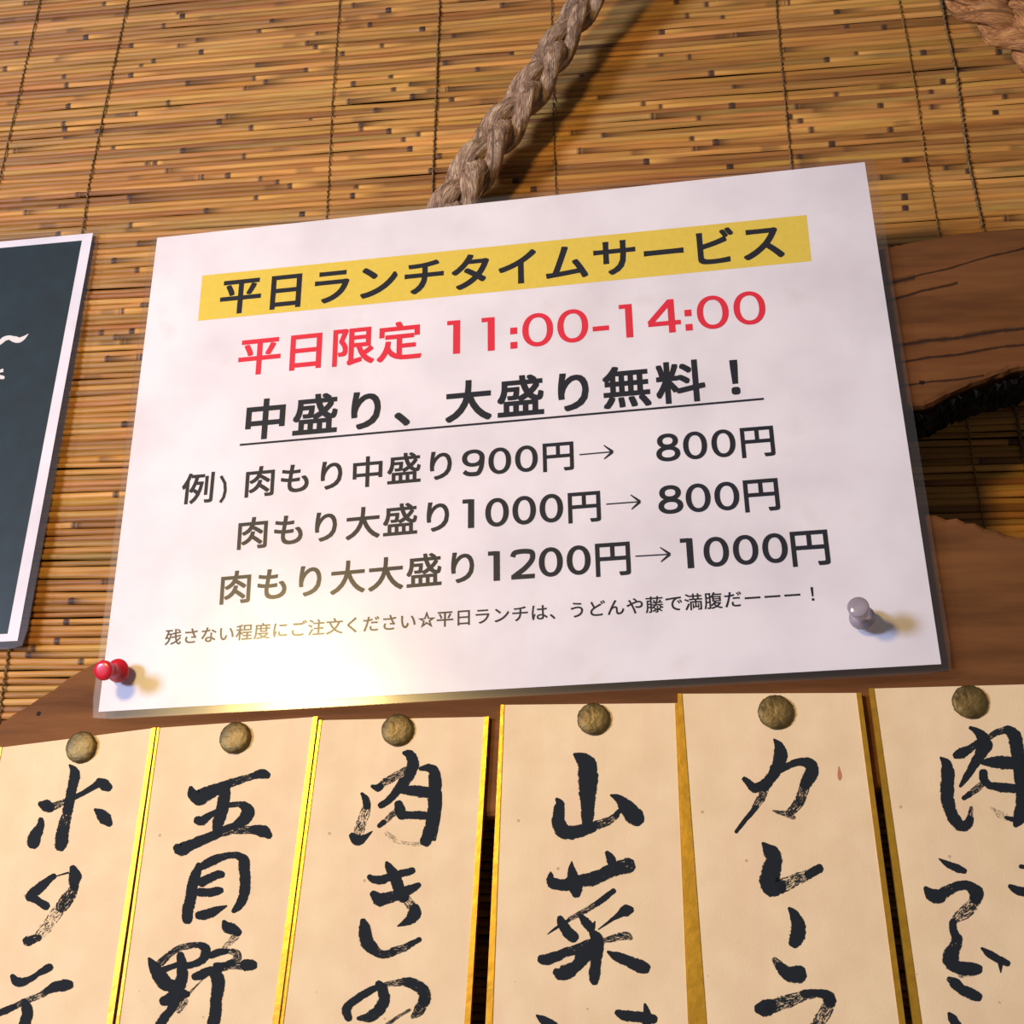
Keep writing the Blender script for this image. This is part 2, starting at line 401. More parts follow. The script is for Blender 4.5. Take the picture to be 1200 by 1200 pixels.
def build_slab():
    P = resample(poly3(front + [front[0]], SLAB_F), 0.0035)[:-1]
    n_ = len(P); nrm = []
    for i in range(n_):
        d = (P[(i + 1) % n_] - P[i - 1]).normalized(); nrm.append(Vector((-d.z, 0, d.x)))
    area_ = sum(P[i].x * P[(i + 1) % n_].z - P[(i + 1) % n_].x * P[i].z for i in range(n_))
    sg = 1 if area_ < 0 else -1                       # outward
    nrm = [v * sg for v in nrm]
    layers = [(0.0022, 0.0), (0.0008, 0.0006), (0.0, 0.0022), (-0.0003, 0.008), (0.0, 0.014), (0.0005, 0.019), (0.0025, 0.0235)]
    bm = bmesh.new(); L = []
    for li, (ins, dy) in enumerate(layers):
        row = []
        for p, q in zip(P, nrm):
            j = random.uniform(-0.0007, 0.0007) if li > 2 else random.uniform(-0.00025, 0.00025)
            row.append(bm.verts.new(p - q * (ins + j) + Vector((0, dy, 0))))
        L.append(row)
    bm.faces.new(L[0]); bm.faces.new(L[-1])
    for a, b in zip(L, L[1:]):
        for i in range(n_): bm.faces.new((a[i], a[(i + 1) % n_], b[(i + 1) % n_], b[i]))
    bmesh.ops.recalc_face_normals(bm, faces=bm.faces)
    bmesh.ops.triangulate(bm, faces=[f for f in bm.faces if len(f.verts) > 4])
    bmesh.ops.translate(bm, vec=-Vector(slab.location), verts=bm.verts)
    m = bpy.data.meshes.new('slab_body'); bm.to_mesh(m); bm.free(); m.materials.append(M_WOOD)
    link(bpy.data.objects.new('slab_body', m), slab)
build_slab()
# ragged dark bark hanging under the upper limb
def bark():
    edge = [(1040, 486), (1062, 479), (1084, 477), (1096, 473), (1110, 463), (1133, 453), (1157, 447), (1176, 441), (1200, 433), (1300, 419), (1400, 406)]
    P = resample([at(a, b, SLAB_F) for a, b in edge], 0.0011)
    V = []; F = []; NJ = 9
    for i, p in enumerate(P):
        for j in range(NJ):
            t = j / (NJ - 1); rag = random.uniform(-1, 1)
            V.append((p.x + random.uniform(-0.0006, 0.0006), SLAB_F + 0.0018 + 0.0215 * t + rag * 0.0006 * (0 < j < NJ - 1),
                      p.z - 0.0012 - 0.0012 * sin(pi * t) + random.uniform(-0.0016, 0.0007)))
    for i in range(len(P) - 1):
        for j in range(NJ - 1): a = i * NJ + j; F.append((a, a + 1, a + NJ + 1, a + NJ))
    for i in range(0, len(P) - 1):                     # loose fibres
        for q in range(2):
            p = P[i]; L = random.uniform(0.002, 0.0065); y = SLAB_F + random.uniform(0.0015, 0.02); a = random.uniform(-0.9, 0.2); b = len(V)
            V += [(p.x, y, p.z), (p.x + 0.0007, y + 0.0006, p.z), (p.x + L * cos(a), y, p.z - 0.0015 + L * sin(a) * 0.5)]; F.append((b, b + 1, b + 2))
    o = mesh('bark_edge', V, F, M_BARK, slab); o['label'] = 'ragged dark bark edge'
bark()

# ------------------------------------------------------------------ plaited ropes
def rope(name, pts, mat, label, width0, width1, lobe, group=None):
    """pts: (px, py, depth y); a flat three-strand plait built strand by strand"""
    P = [at(a, b, y) for a, b, y in pts]
    # smooth
    Q = []
    for i in range(len(P) - 1):
        p0, p1, p2, p3 = P[max(i - 1, 0)], P[i], P[i + 1], P[min(i + 2, len(P) - 1)]
        for s in range(24):
            t = s / 24
            Q.append(0.5 * ((2 * p1) + (-p0 + p2) * t + (2 * p0 - 5 * p1 + 4 * p2 - p3) * t * t + (-p0 + 3 * p1 - 3 * p2 + p3) * t ** 3))
    Q.append(P[-1]); tot = sum((b - a).length for a, b in zip(Q, Q[1:]))
    root = empty(name, P[0]); 
    tag(root, label, 'rope', group)
    for s in range(3):
        path = []; rad = []; L = 0
        for i, q in enumerate(Q):
            if i: L += (q - Q[i - 1]).length
            d = (Q[min(i + 1, len(Q) - 1)] - Q[max(i - 1, 0)]).normalized()
            side = d.cross(Vector((0, 1, 0))).normalized(); out = side.cross(d)
            w_ = width0 + (width1 - width0) * L / tot
            ph = 2 * pi * L / lobe + s * 2 * pi / 3
            path.append(q + side * (w_ * 0.27 * sin(ph)) + out * (w_ * 0.17 * sin(2 * ph)))
            fat = 1 + 0.12 * sin(2 * ph + 1)
            rad.append((w_ * 0.27 * fat, w_ * 0.21 * fat))
        # each strand is a bundle of fibres: ridged cross-section
        ns = 22; V, F, UV = tube(path, rad, ns, twist=70)
        for i in range(len(path)):
            for j in range(ns):
                v = V[i * ns + j]; c = path[i]; kk = 1 + 0.07 * sin(j * 2.1 + s * 2) + 0.05 * sin(j * 4.7 + i * 0.07) + random.uniform(-0.02, 0.02)
                V[i * ns + j] = c + (v - c) * kk
        mesh('strand', V, F, mat, root, smooth=True, uv=UV)
    # stray fibres
    V = []; F = []
    for q in range(70):
        i = random.randrange(5, len(Q) - 8); d = (Q[i + 4] - Q[i]).normalized(); side = d.cross(Vector((0, 1, 0))).normalized()
        w_ = width0 + (width1 - width0) * i / len(Q); off = random.uniform(-0.5, 0.5) * w_
        a = Q[i] + side * off + Vector((0, -w_ * 0.38 * math.sqrt(max(0, 1 - (2 * off / w_) ** 2)), 0))
        L = random.uniform(0.006, 0.014); b = a + d * L + side * random.uniform(-0.002, 0.002) + Vector((0, random.uniform(-0.0008, 0.0004), 0))
        V2, F2, _ = tube([a, a.lerp(b, 0.5) + side * random.uniform(-0.0006, 0.0006), b], [0.00012, 0.00014, 0.00005], 4)
        o = len(V); V += V2; F += [tuple(x + o for x in f) for f in F2]
    o = mesh('fibre', V, F, mat, root, uv=[(v.x * 300, v.z * 300) for v in V]); o['kind'] = 'stuff'
rope('plaited_rope', [(508, 300, 0.040), (533, 238, 0.039), (558, 195, 0.038), (588, 150, 0.037), (618, 110, 0.036), (642, 74, 0.035), (668, 30, 0.033), (689, -2, 0.030), (720, -50, 0.025)],
     M_ROPE, 'pale plaited straw rope rising from behind the top edge of the white sheet', 0.0230, 0.0140, 0.074)
rope('plaited_rope', [(1070, -60, 0.030), (1112, -26, 0.031), (1158, 8, 0.033), (1210, 48, 0.035), (1290, 110, 0.037)], M_ROPE2,
     'brown plaited rope crossing the upper right corner over the reed screen', 0.0220, 0.0230, 0.060)

# ------------------------------------------------------------------ strokes (printed signs and brush lettering)
def catmull(pts, n=7):
    out = []
    N = len(pts)
    if N == 2: n = 10
    for i in range(N - 1):
        p0, p1, p2, p3 = pts[max(i - 1, 0)], pts[i], pts[i + 1], pts[min(i + 2, N - 1)]
        for s in range(n):
            t = s / n
            out.append(tuple(0.5 * ((2 * b) + (-a + c) * t + (2 * a - 5 * b + 4 * c - d) * t * t + (-a + 3 * b - 3 * c + d) * t ** 3) for a, b, c, d in zip(p0, p1, p2, p3)))
    out.append(pts[-1]); return out
def brush_mesh(name, strokes, Y, mat, parent, place=None):
    """strokes: (ox, oy, scale, dry, [(x, y, width) ...]) in crop pixels"""
    V = []; F = []; UV = []; D = []
    for si, (ox, oy, s, dry, pts) in enumerate(strokes):
        pts = [(ox + a / s, oy + b / s, w_ / s) for a, b, w_ in pts]
        Q = catmull(pts); n_ = len(Q); o = len(V); L = random.uniform(0, 50)
        NA = 9
        def tang(i):
            a = Q[max(i - 1, 0)]; b = Q[min(i + 1, n_ - 1)]; dx, dy = b[0] - a[0], b[1] - a[1]; l = math.hypot(dx, dy) or 1; return dx / l, dy / l
        rows = []
        tx, ty = tang(0); w0 = max(Q[0][2], 0.6)
        for f_, g_ in ((0.42, 0.45), (0.25, 0.8)): rows.append((Q[0][0] - tx * w0 * f_, Q[0][1] - ty * w0 * f_, w0 * g_, tx, ty))
        for i in range(n_): rows.append((Q[i][0], Q[i][1], max(Q[i][2], 0.4), *tang(i)))
        tx, ty = tang(n_ - 1); w1 = max(Q[-1][2], 0.6)
        for f_, g_ in ((0.25, 0.8), (0.42, 0.45)): rows.append((Q[-1][0] + tx * w1 * f_, Q[-1][1] + ty * w1 * f_, w1 * g_, tx, ty))
        for ri, (x, y, w_, tx, ty) in enumerate(rows):
            if ri: L += math.hypot(x - rows[ri - 1][0], y - rows[ri - 1][1])
            w_ *= random.uniform(0.96, 1.06)
            for j in range(NA):
                v = -1 + 2 * j / (NA - 1)
                X_, Y_ = x - ty * v * w_ / 2 * 1.14, y + tx * v * w_ / 2 * 1.14
                p = place(X_, Y_) if place else at(X_, Y_, Y)
                V.append(p + Vector((0, -si * 0.000004, 0))); UV.append((L, v)); D.append(dry)
        for i in range(len(rows) - 1):
            for j in range(NA - 1): a = o + i * NA + j; F.append((a, a + NA, a + NA + 1, a + 1))
    return mesh(name, V, F, mat, parent, uv=UV, attr={'dry': D})

# ------------------------------------------------------------------ the white laminated sheet
sheet = empty('laminated_sheet', at(600, 812, 0.001))
tag(sheet, 'white laminated lunch notice with a yellow heading band, pinned over the slab', 'sign')
def sh(x, u, y=0.0): return s2w((x, -u, y))             # sheet metres (x right, u up)
def S(px, py):                                          # pixel -> sheet metres
    p = at(px, py, 0.0); return (cos(TH) * p.x + sin(TH) * p.z, -sin(TH) * p.x + cos(TH) * p.z)
W2, H2 = 0.1485, 0.105
def bow(x, u):                                          # the sheet bows a little; pinned at the bottom corners
    return 0.0
def grid(x0, x1, u0, u1, y, nx=28, nu=20, rc=0.0):
    V = []; F = []
    for i in range(nx + 1):
        for j in range(nu + 1):
            x = x0 + (x1 - x0) * i / nx; u = u0 + (u1 - u0) * j / nu
            V.append(sh(x, u, y + bow(x, u)))
    for i in range(nx):
        for j in range(nu): a = i * (nu + 1) + j; F.append((a, a + nu + 1, a + nu + 2, a + 1))
    return V, F
V, F = grid(-W2, W2, -H2, H2, 0.0)
mesh('paper', V, F, M_PAPER, sheet, smooth=True)
# film pouch with rounded corners, a closed thin shell around the paper
def pouch(parent, pos, x0, x1, u0, u1, rc, mat, yf, yb, inset=None):
    nx, nu = 36, 26
    def xy(i, j):
        x = x0 + (x1 - x0) * i / nx; u = u0 + (u1 - u0) * j / nu
        # pull the corners in to a radius
        cx = min(max(x, x0 + rc), x1 - rc); cu = min(max(u, u0 + rc), u1 - rc)
        dx, du = x - cx, u - cu
        if dx and du:
            l = math.hypot(dx, du); m_ = max(abs(dx), abs(du)); x, u = cx + dx / l * m_, cu + du / l * m_
        return x, u
    V = []; F = []
    for side, y in ((0, yf), (1, yb)):
        for i in range(nx + 1):
            for j in range(nu + 1): V.append(pos(*xy(i, j), y))
    N = (nx + 1) * (nu + 1); idx = lambda i, j: i * (nu + 1) + j
    for i in range(nx):
        for j in range(nu):
            a, b, c, d = idx(i, j), idx(i + 1, j), idx(i + 1, j + 1), idx(i, j + 1)
            F.append((a, b, c, d)); F.append((N + a, N + d, N + c, N + b))
    rim = [idx(i, 0) for i in range(nx)] + [idx(nx, j) for j in range(nu)] + [idx(i, nu) for i in range(nx, 0, -1)] + [idx(0, j) for j in range(nu, 0, -1)]
    for a, b in zip(rim, rim[1:] + rim[:1]): F.append((a, a + N, b + N, b))
    return mesh('film', V, F, mat, parent, smooth=False)
fl = pouch(sheet, lambda x, u, y: sh(x, u, y), -W2 - 0.0026, W2 + 0.0036, -H2 - 0.003, H2 + 0.0022, 0.0028, M_FILM, -0.0004, 0.0003)
fl['label'] = 'clear glossy plastic film with a narrow see-through margin'

INKY = -0.00012
def flat(name, polys, mat, y=INKY):                     # polygons in sheet metres
    V = []; F = []
    for P in polys:
        o = len(V); V += [sh(x, u, y + bow(x, u)) for x, u in P]; F.append(tuple(range(o, o + len(P))))
    return mesh(name, V, F, mat, sheet)
flat('heading_band', [[S(232, 376), S(951, 306), S(945, 252), S(237, 323)]], M_YELLOW, -0.00004)
def glyph(ch, off):
    c = bpy.data.curves.new('t', 'FONT'); c.body = ch; c.size = 1; c.offset = off; c.resolution_u = 4
    o = bpy.data.objects.new('t', c); C.objects.link(o); bpy.context.view_layer.update()
    m = o.to_mesh(); v = [(p.co.x, p.co.y) for p in m.vertices]; f = [tuple(p.vertices) for p in m.polygons]
    o.to_mesh_clear(); bpy.data.objects.remove(o); bpy.data.curves.remove(c); return v, f
GC = {}
class Run:                                              # collects the letters of one printed line
    def __init__(s): s.V = []; s.F = []; s.k = 0
    def cjk(s, txt, c0, c1, off=0.02, size=1.0, only=None):
        a = Vector(S(*c0)); b = Vector(S(*c1)); n_ = len(txt)
        adv = (b - a) / (n_ - 1) if n_ > 1 else Vector((only, 0)); em = adv.length * size
        if n_ == 1: adv = Vector((0, 0))
        ang = math.atan2((b - a).y, (b - a).x) if n_ > 1 else 0
        for i, ch in enumerate(txt):
            kk = (ch, off)
            if kk not in GC: GC[kk] = glyph(ch, 0)
            v, f = GC[kk]; c = a + adv * i; o = len(s.V); ox = 0.25 if ch == '！' else 0.5
            for q8 in range(9):                           # printed weight: the outline laid down slightly spread
                dx, dy_ = ((-off, 0, off)[q8 % 3], (-off, 0, off)[q8 // 3]); o = len(s.V)
                for x, y in v:
                    x = (x - ox + dx) * em; y = (y - 0.355 + dy_) * em
                    X_, U_ = c.x + x * cos(ang) - y * sin(ang), c.y + x * sin(ang) + y * cos(ang)
                    s.V.append(sh(X_, U_, INKY - q8 * 0.000002))
                s.F += [tuple(q + o for q in p) for p in f]
        return em
    def stroke(s, pts, w_, closed=False):               # flat ribbon through sheet points, width in metres (or list)
        n_ = len(pts); o = len(s.V); P = [Vector(p) for p in pts]; s.k += 1
        for i in range(n_):
            a = P[i - 1] if (i or closed) else P[i]; b = P[(i + 1) % n_] if (i < n_ - 1 or closed) else P[i]
            d = (b - a).normalized(); q = Vector((-d.y, d.x)); ww = (w_[i] if isinstance(w_, list) else w_) / 2
            if 0 < i < n_ - 1 or closed:
                d1 = (P[i] - P[i - 1]).normalized(); cs = max(0.45, abs(d1.dot(d))); ww /= cs
            for sg in (-1, 1):
                e = P[i] + q * ww * sg; s.V.append(sh(e.x, e.y, INKY - 0.00002 - s.k * 0.000002))
        for i in range(n_ if closed else n_ - 1):
            j = (i + 1) % n_; s.F.append((o + 2 * i, o + 2 * i + 1, o + 2 * j + 1, o + 2 * j))
    def digit(s, ch, cx, cy, w_, h, t=0.225):
        c = Vector(S(cx, cy)); kx = (Vector(S(cx + 5, cy - 0.4)) - Vector(S(cx - 5, cy + 0.4))).length / 10; ky = (Vector(S(cx, cy + 5)) - Vector(S(cx, cy - 5))).length / 10
        W_, H_ = w_ * kx, h * ky; tk = t * 28 * kx * h / 33
        def E(x, y): return (c.x + x * W_ / 2, c.y + y * H_ / 2)
        def ell(x0, y0, rx, ry, a0=0, a1=360, n_=30, th=1.0, tv=0.8):
            P = []; TW = []
            full = abs(a1 - a0) >= 360
            for i in range(n_ if full else n_ + 1):
                a = RAD(a0 + (a1 - a0) * i / n_); ca, sa = cos(a), sin(a)
                ex = 0.92
                X_ = x0 + rx * math.copysign(abs(ca) ** ex, ca); Y_ = y0 + ry * math.copysign(abs(sa) ** ex, sa)
                P.append(E(X_, Y_)); TW.append(tk * (th * ca * ca + tv * sa * sa))
            s.stroke(P, TW, closed=full)
        mx = 1 - tk / W_; my = 1 - tk * 0.8 / H_
        if ch == '0': ell(0, 0, mx, my)
        elif ch == '8':
            ell(0, 0.47, mx * 0.84, my - 0.47); ell(0, -0.45, mx, my - 0.45, tv=0.8)
        elif ch == '9':
            ell(0, 0.35, mx, my - 0.35)
            P = [E(mx, 0.35), E(mx * 0.98, -0.05), E(mx * 0.86, -0.45), E(mx * 0.55, -0.80), E(0.0, -my), E(-0.5, -my * 0.93), E(-0.82, -0.62)]
            s.stroke([tuple(q) for q in catmull([tuple(p) for p in P])], tk * 0.92)
        elif ch == '1':
            s.stroke([E(0, 1), E(0, -1)], tk * 1.12); s.stroke([E(-0.72, 0.88), E(0.0, 0.88)], tk * 0.8)
        elif ch == '2':
            P = [E(-0.88, 0.52), E(-0.72, 0.78), E(-0.3, my), E(0.25, my), E(0.72, 0.76), E(0.8, 0.42), E(0.6, 0.08), E(0.1, -0.32), E(-0.5, -0.66), E(-0.85, -0.86)]
            s.stroke([tuple(q) for q in catmull([tuple(p) for p in P])], tk * 0.92); s.stroke([E(-1.0, -my), E(0.95, -my)], tk * 0.85)
        elif ch == '4':
            s.stroke([E(0.45, 1), E(0.45, -1)], tk * 1.05); s.stroke([E(-1.0, -0.42), E(1.0, -0.42)], tk * 0.85); s.stroke([E(0.4, 0.9), E(-0.92, -0.38)], tk * 0.95)
        elif ch == ':':
            for y in (0.55, -0.75): s.stroke([E(-1, y), E(1, y)], tk * 1.25)
        elif ch == '-': s.stroke([E(-1, 0), E(1, 0)], tk * 0.9)
    def arrow(s, a, tip, u1, u2, px):
        k_ = (Vector(S(a[0] + 1, a[1])) - Vector(S(*a))).length
        s.stroke([S(*a), S(*tip)], 1.6 * k_)
        s.stroke([S(*u1), S((u1[0] + tip[0]) / 2, (u1[1] + tip[1]) / 2), S(*tip)], [1.3 * k_, 2.4 * k_, 3.4 * k_]); s.stroke([S(*u2), S((u2[0] + tip[0]) / 2, (u2[1] + tip[1]) / 2), S(*tip)], [1.3 * k_, 2.4 * k_, 3.4 * k_])
    def done(s, name, mat): return mesh(name, s.V, s.F, mat, sheet)

r = Run(); r.cjk('平日ランチタイムサービス', (282, 347), (894, 285), 0.019, 0.97); r.done('heading_text', M_PRINT)
r = Run(); r.cjk('平日限定', (304, 417.5), (468, 401), 0.018, 0.98)
for ch, x, y, w_ in (('1', 535, 395, 31), ('1', 575.5, 391.5, 31), (':', 602, 395, 8), ('0', 630, 386.5, 36), ('0', 671, 382, 36), ('-', 704, 385, 19), ('1', 737, 376, 31),
                     ('4', 778, 371, 38), (':', 806.6, 374, 8), ('0', 835, 366, 37), ('0', 878, 361, 37)):
    r.digit(ch, x, y, w_, {':': 26, '-': 10}.get(ch, 39), 0.215 if ch not in ':-' else 0.215 * 39 / {':': 26, '-': 10}[ch])
r.done('red_hours_text', M_RED)
r = Run(); r.cjk('中盛り、大盛り無料！', (311, 492), (861, 443), 0.022, 0.93); r.done('offer_text', M_PRINT)
r = Run(); r.stroke([S(281, 521.5), S(895, 467.5)], 0.00085); r.done('underline', M_PRINT)
r = Run(); r.cjk('例', (232.5, 573), (240, 573), 0.014, 1.0, only=(Vector(S(253, 573)) - Vector(S(213, 573))).length)
k_ = (Vector(S(259, 573)) - Vector(S(258, 573))).length
r.stroke([S(259, 558), S(263.5, 566), S(264, 575), S(262, 583), S(258, 589)], 3.4 * k_)
r.cjk('肉もり中盛り', (304.5, 565), (516.5, 546), 0.015, 0.97)
for ch, x, y in (('9', 554.6, 542.4), ('0', 585.6, 540), ('0', 616.8, 537.6)): r.digit(ch, x, y, 26.5, 31)
yen = (Vector(S(676, 535)) - Vector(S(634, 535))).length
r.cjk('円', (654, 535), (655, 535), 0.016, only=yen)
r.arrow((679, 533), (718, 529.5), (707.5, 522), (708, 538), 1)
for ch, x, y in (('8', 782.6, 524.4), ('0', 814.4, 522), ('0', 847.6, 519.6)): r.digit(ch, x, y, 28, 32.5)
r.cjk('円', (887.5, 517.5), (655, 535), 0.016, only=yen * 1.04); r.done('price_line_text', M_PRINT)
r = Run(); r.cjk('肉もり大盛り', (296, 625.5), (513, 606), 0.015, 0.97)
r.digit('1', 552, 602, 28, 33.5)
for ch, x, y in (('0', 582.4, 600.4), ('0', 614.2, 598), ('0', 646, 595.6)): r.digit(ch, x, y, 27.5, 33.5)
r.cjk('円', (684.5, 594), (655, 535), 0.016, only=yen * 1.03)
r.arrow((710.4, 591), (750, 588), (739, 580), (740, 597), 1)
for ch, x, y in (('8', 785.6, 585.4), ('0', 818, 583.4), ('0', 851.6, 581.4)): r.digit(ch, x, y, 29, 33.5)
r.cjk('円', (892, 580), (655, 535), 0.016, only=yen * 1.07); r.done('price_line_text', M_PRINT)
r = Run(); r.cjk('肉もり大大盛り', (276, 689), (542, 665.5), 0.015, 0.97)
r.digit('1', 582, 663.4, 28, 34.5)
for ch, x, y in (('2', 613, 661), ('0', 645.4, 658.6), ('0', 678, 656.4)): r.digit(ch, x, y, 28, 34.5)
r.cjk('円', (718, 655), (655, 535), 0.016, only=yen * 1.08)
r.arrow((744.6, 652), (785, 649.6), (773.6, 641.6), (774.4, 658.6), 1)
r.digit('1', 808.5, 648.4, 30, 35)
for ch, x, y in (('0', 839.2, 646.6), ('0', 873.6, 644.4), ('0', 908, 642.4)): r.digit(ch, x, y, 29.5, 35)
r.cjk('円', (949, 642), (655, 535), 0.016, only=yen * 1.12); r.done('price_line_text', M_PRINT)
r = Run(); r.cjk('残さない程度にご注文ください☆平日ランチは、うどんや藤で満腹だーーー！', (203, 747), (952, 696.5), 0.008, 0.97); r.done('small_note_text', M_PRINT)

# ------------------------------------------------------------------ dark green laminated poster on the left
PTL, PTR, PBR, PBL = (-330, 318), (109, 273), (20.5, 751), (-440, 795)
PY0, PY1 = REED_Y - 0.0035, REED_Y - 0.0085                                  # stands off more at its lower edge
tr_, br_ = at(*PTR, PY0), at(*PBR, PY1)
e1 = (at(0, 287.5, PY0) - tr_).normalized()              # along the top edge to the left
e2 = br_ - tr_; Hh = e2.length; e2 = e2 / Hh
e1 = (e1 - e2 * e1.dot(e2)).normalized(); Wd = 0.21
nn = e1.cross(e2).normalized()
if nn.y > 0: nn = -nn
poster = empty('poster', br_ + e1 * 0.05)
tag(poster, 'dark green laminated poster with white border, cut off at the left of the picture', 'poster')
def pp(a, b, h=0.0): return tr_ + e1 * a + e2 * b + nn * h   # a left, b down
def pframe(name, a0, a1, b0, b1, h, mat):
    return mesh(name, [pp(a0, b0, h), pp(a1, b0, h), pp(a1, b1, h), pp(a0, b1, h)], [(0, 1, 2, 3)], mat, poster)
pframe('border', 0, Wd, 0, Hh, 0.0, M_PAPER)
BW = 0.0051
pframe('printed_panel', BW, Wd - BW, 0.0040, Hh - 0.0034, 0.00008, M_GREEN)
fl = pouch(poster, lambda x, u, y: pp(x, u, y), -0.0036, Wd + 0.0036, -0.003, Hh + 0.0034, 0.004, M_FILM, 0.0004, -0.0003)
def on_poster(px, py):                                   # project a pixel onto the poster plane
    d = dirw(px, py); t = (tr_ - CAM).dot(nn) / d.dot(nn); return CAM + d * t + nn * 0.00016
brush_mesh('white_flourish', [(0, 360, 12, 0.05, [(-200, 560, 10), (-60, 545, 40), (0, 500, 55), (60, 450, 60), (130, 430, 60), (200, 450, 80), (270, 465, 70), (340, 430, 42), (400, 378, 6)]),
    (0, 360, 12, 0.1, [(-60, 930, 20), (-10, 905, 26), (40, 880, 26)]), (0, 360, 12, 0.1, [(-60, 1000, 30), (-5, 985, 50), (48, 990, 46)]), (0, 360, 12, 0.1, [(-10, 915, 20), (44, 905, 18)])],
    0, M_WHITEINK, poster, on_poster)

# ------------------------------------------------------------------ tablets
TB = 0.0042                                              # back of the tablets, just off the slab face
inks = {}
c1, c2 = (0, 880, 7.5), (0, 1040, 7.5)
inks[0] = [(*c1, .12, [(612,125,20),(650,170,75),(655,220,90),(635,320,85),(615,420,85),(595,520,90)]),(*c1, .38, [(595,520,90),(570,620,105),(550,720,105)]),(*c1,.1,[(555,690,100),(540,790,115),(530,840,95)]),
 (*c1, .05, [(355,465,50),(400,480,100),(440,500,85)]),(*c1,.5,[(440,500,85),(500,475,70),(570,450,60)]),(*c1,.15,[(640,415,45),(720,375,45),(800,330,50),(860,290,65)]),(*c1,.12,[(870,270,70),(915,295,105),(950,320,80)]),
 (*c1, .25, [(360,605,50),(355,650,70),(335,710,85)]),(*c1,.08,[(335,700,90),(300,770,110),(290,815,105)]), (*c1, 0, [(835,515,25),(880,550,80),(925,595,105),(960,640,60)]),
 (*c2, .05, [(475,-100,50),(420,-60,60),(340,10,85),(265,70,75)]), (*c2, .03, [(265,75,90),(330,115,65),(405,165,72)]), (*c2,.3,[(480,-95,10),(600,-130,18)]),
 (*c2,.12,[(640,-170,60),(660,-110,105),(650,-60,95),(655,0,70)]),(*c2,.45,[(655,0,80),(605,80,115),(540,170,115)]),(*c2,.68,[(540,170,115),(430,310,115),(340,430,105)]),(*c2,.35,[(340,440,60),(240,470,95)]),
 (*c2,.12,[(110,780,45),(140,820,80),(190,835,75),(240,815,60)]),(*c2,.35,[(240,815,60),(290,790,55),(340,755,45)]),(*c2,.08,[(330,760,45),(400,720,65),(440,700,62)]),
 (*c2,.12,[(-20,1110,60),(50,1080,60),(130,1045,50)]),(*c2,.5,[(130,1045,60),(250,990,60),(350,950,60),(400,920,60)]),(*c2,.06,[(400,915,50),(480,875,85),(560,860,98),(610,855,80)]),
 (*c2,.0,[(215,1000,50),(235,1060,88),(240,1120,92),(215,1200,92),(180,1280,70)])]
c3, c4 = (180, 890, 7.5), (160, 1040, 7.5)
inks[1] = [(*c3,.03,[(328,250,40),(345,300,95),(395,335,125),(470,300,115),(560,260,100),(650,225,80)]),(*c3,.35,[(650,220,85),(780,175,65),(880,145,60)]),(*c3,.08,[(880,145,55),(945,125,85),(1000,140,60)]),
 (*c3,0,[(620,260,100),(620,340,100),(600,450,105),(565,560,90),(555,650,70)]),(*c3,.1,[(385,535,75),(420,540,80),(480,500,62),(545,460,45)]),
 (*c3,.35,[(660,400,50),(740,395,55),(800,410,80)]),(*c3,.05,[(790,400,70),(830,450,110),(810,510,110),(760,550,80)]),(*c3,.2,[(760,550,80),(700,585,60),(600,610,50)]),
 (*c3,.05,[(205,775,75),(240,790,108),(340,745,92),(450,700,82),(570,650,75)]),(*c3,.42,[(570,650,80),(680,625,75),(800,620,75),(880,620,75)]),(*c3,.06,[(870,615,70),(960,630,105),(1015,670,60)]),
 (*c3,.08,[(400,930,55),(375,1000,80),(345,1100,95),(325,1220,95),(300,1330,95),(295,1410,85)]),(*c3,.12,[(390,955,60),(450,925,70),(540,880,80)]),(*c3,.25,[(540,880,80),(650,845,62),(740,840,62)]),
 (*c3,.05,[(740,845,62),(790,880,90),(795,950,90),(805,1050,90),(800,1150,90),(780,1230,80),(745,1290,72),(700,1335,34)]),
 (*c3,.05,[(420,1080,80),(500,1040,72),(570,1010,72),(600,1012,60)]),(*c3,0,[(400,1165,72),(480,1170,72),(560,1155,70),(590,1150,55)]),
 (*c4,0,[(545,245,70),(620,235,85),(700,200,65),(790,162,15)]),
 (*c4,0,[(768,300,35),(795,345,90),(850,370,90),(895,395,65)]),(*c4,.62,[(880,420,70),(820,480,55),(760,540,40)]),
 (*c4,0,[(110,625,25),(145,680,80),(190,760,112),(250,840,120),(310,880,80)]),(*c4,.45,[(210,660,75),(280,600,60),(360,540,55),(450,515,60),(550,505,55)]),(*c4,.1,[(560,505,60),(605,540,80),(600,600,80),(560,650,65),(480,680,55),(420,690,60)]),
 (*c4,.02,[(385,590,60),(400,680,85),(400,780,92),(370,880,100),(330,930,90)]),(*c4,0,[(220,730,60),(300,700,45),(400,665,50)]),(*c4,0,[(220,820,60),(300,850,75),(400,840,60)]),(*c4,0,[(250,880,50),(330,880,60),(400,870,60)]),
 (*c4,.03,[(235,1000,80),(310,975,108),(400,940,92),(445,935,55)]),(*c4,.5,[(450,940,28),(520,870,15),(580,810,8)]),(*c4,.15,[(340,1010,80),(290,1090,72),(240,1150,80),(200,1210,80)]),(*c4,.6,[(430,1000,60),(370,1080,60)]),
 (*c4,.12,[(645,600,52),(720,570,62),(790,560,45)]),(*c4,.5,[(790,560,50),(870,575,75),(885,620,75),(840,660,65)]),(*c4,.3,[(840,660,60),(770,680,55),(690,680,40)]),
 (*c4,.1,[(510,785,62),(560,770,80),(640,735,72),(740,710,60)]),(*c4,.5,[(740,710,60),(850,690,65),(920,690,70)]),(*c4,.05,[(950,680,95),(1020,680,90)]),
 (*c4,.02,[(650,730,60),(710,790,112),(715,880,102),(700,980,95),(695,1080,95),(680,1170,100),(640,1270,80)])]
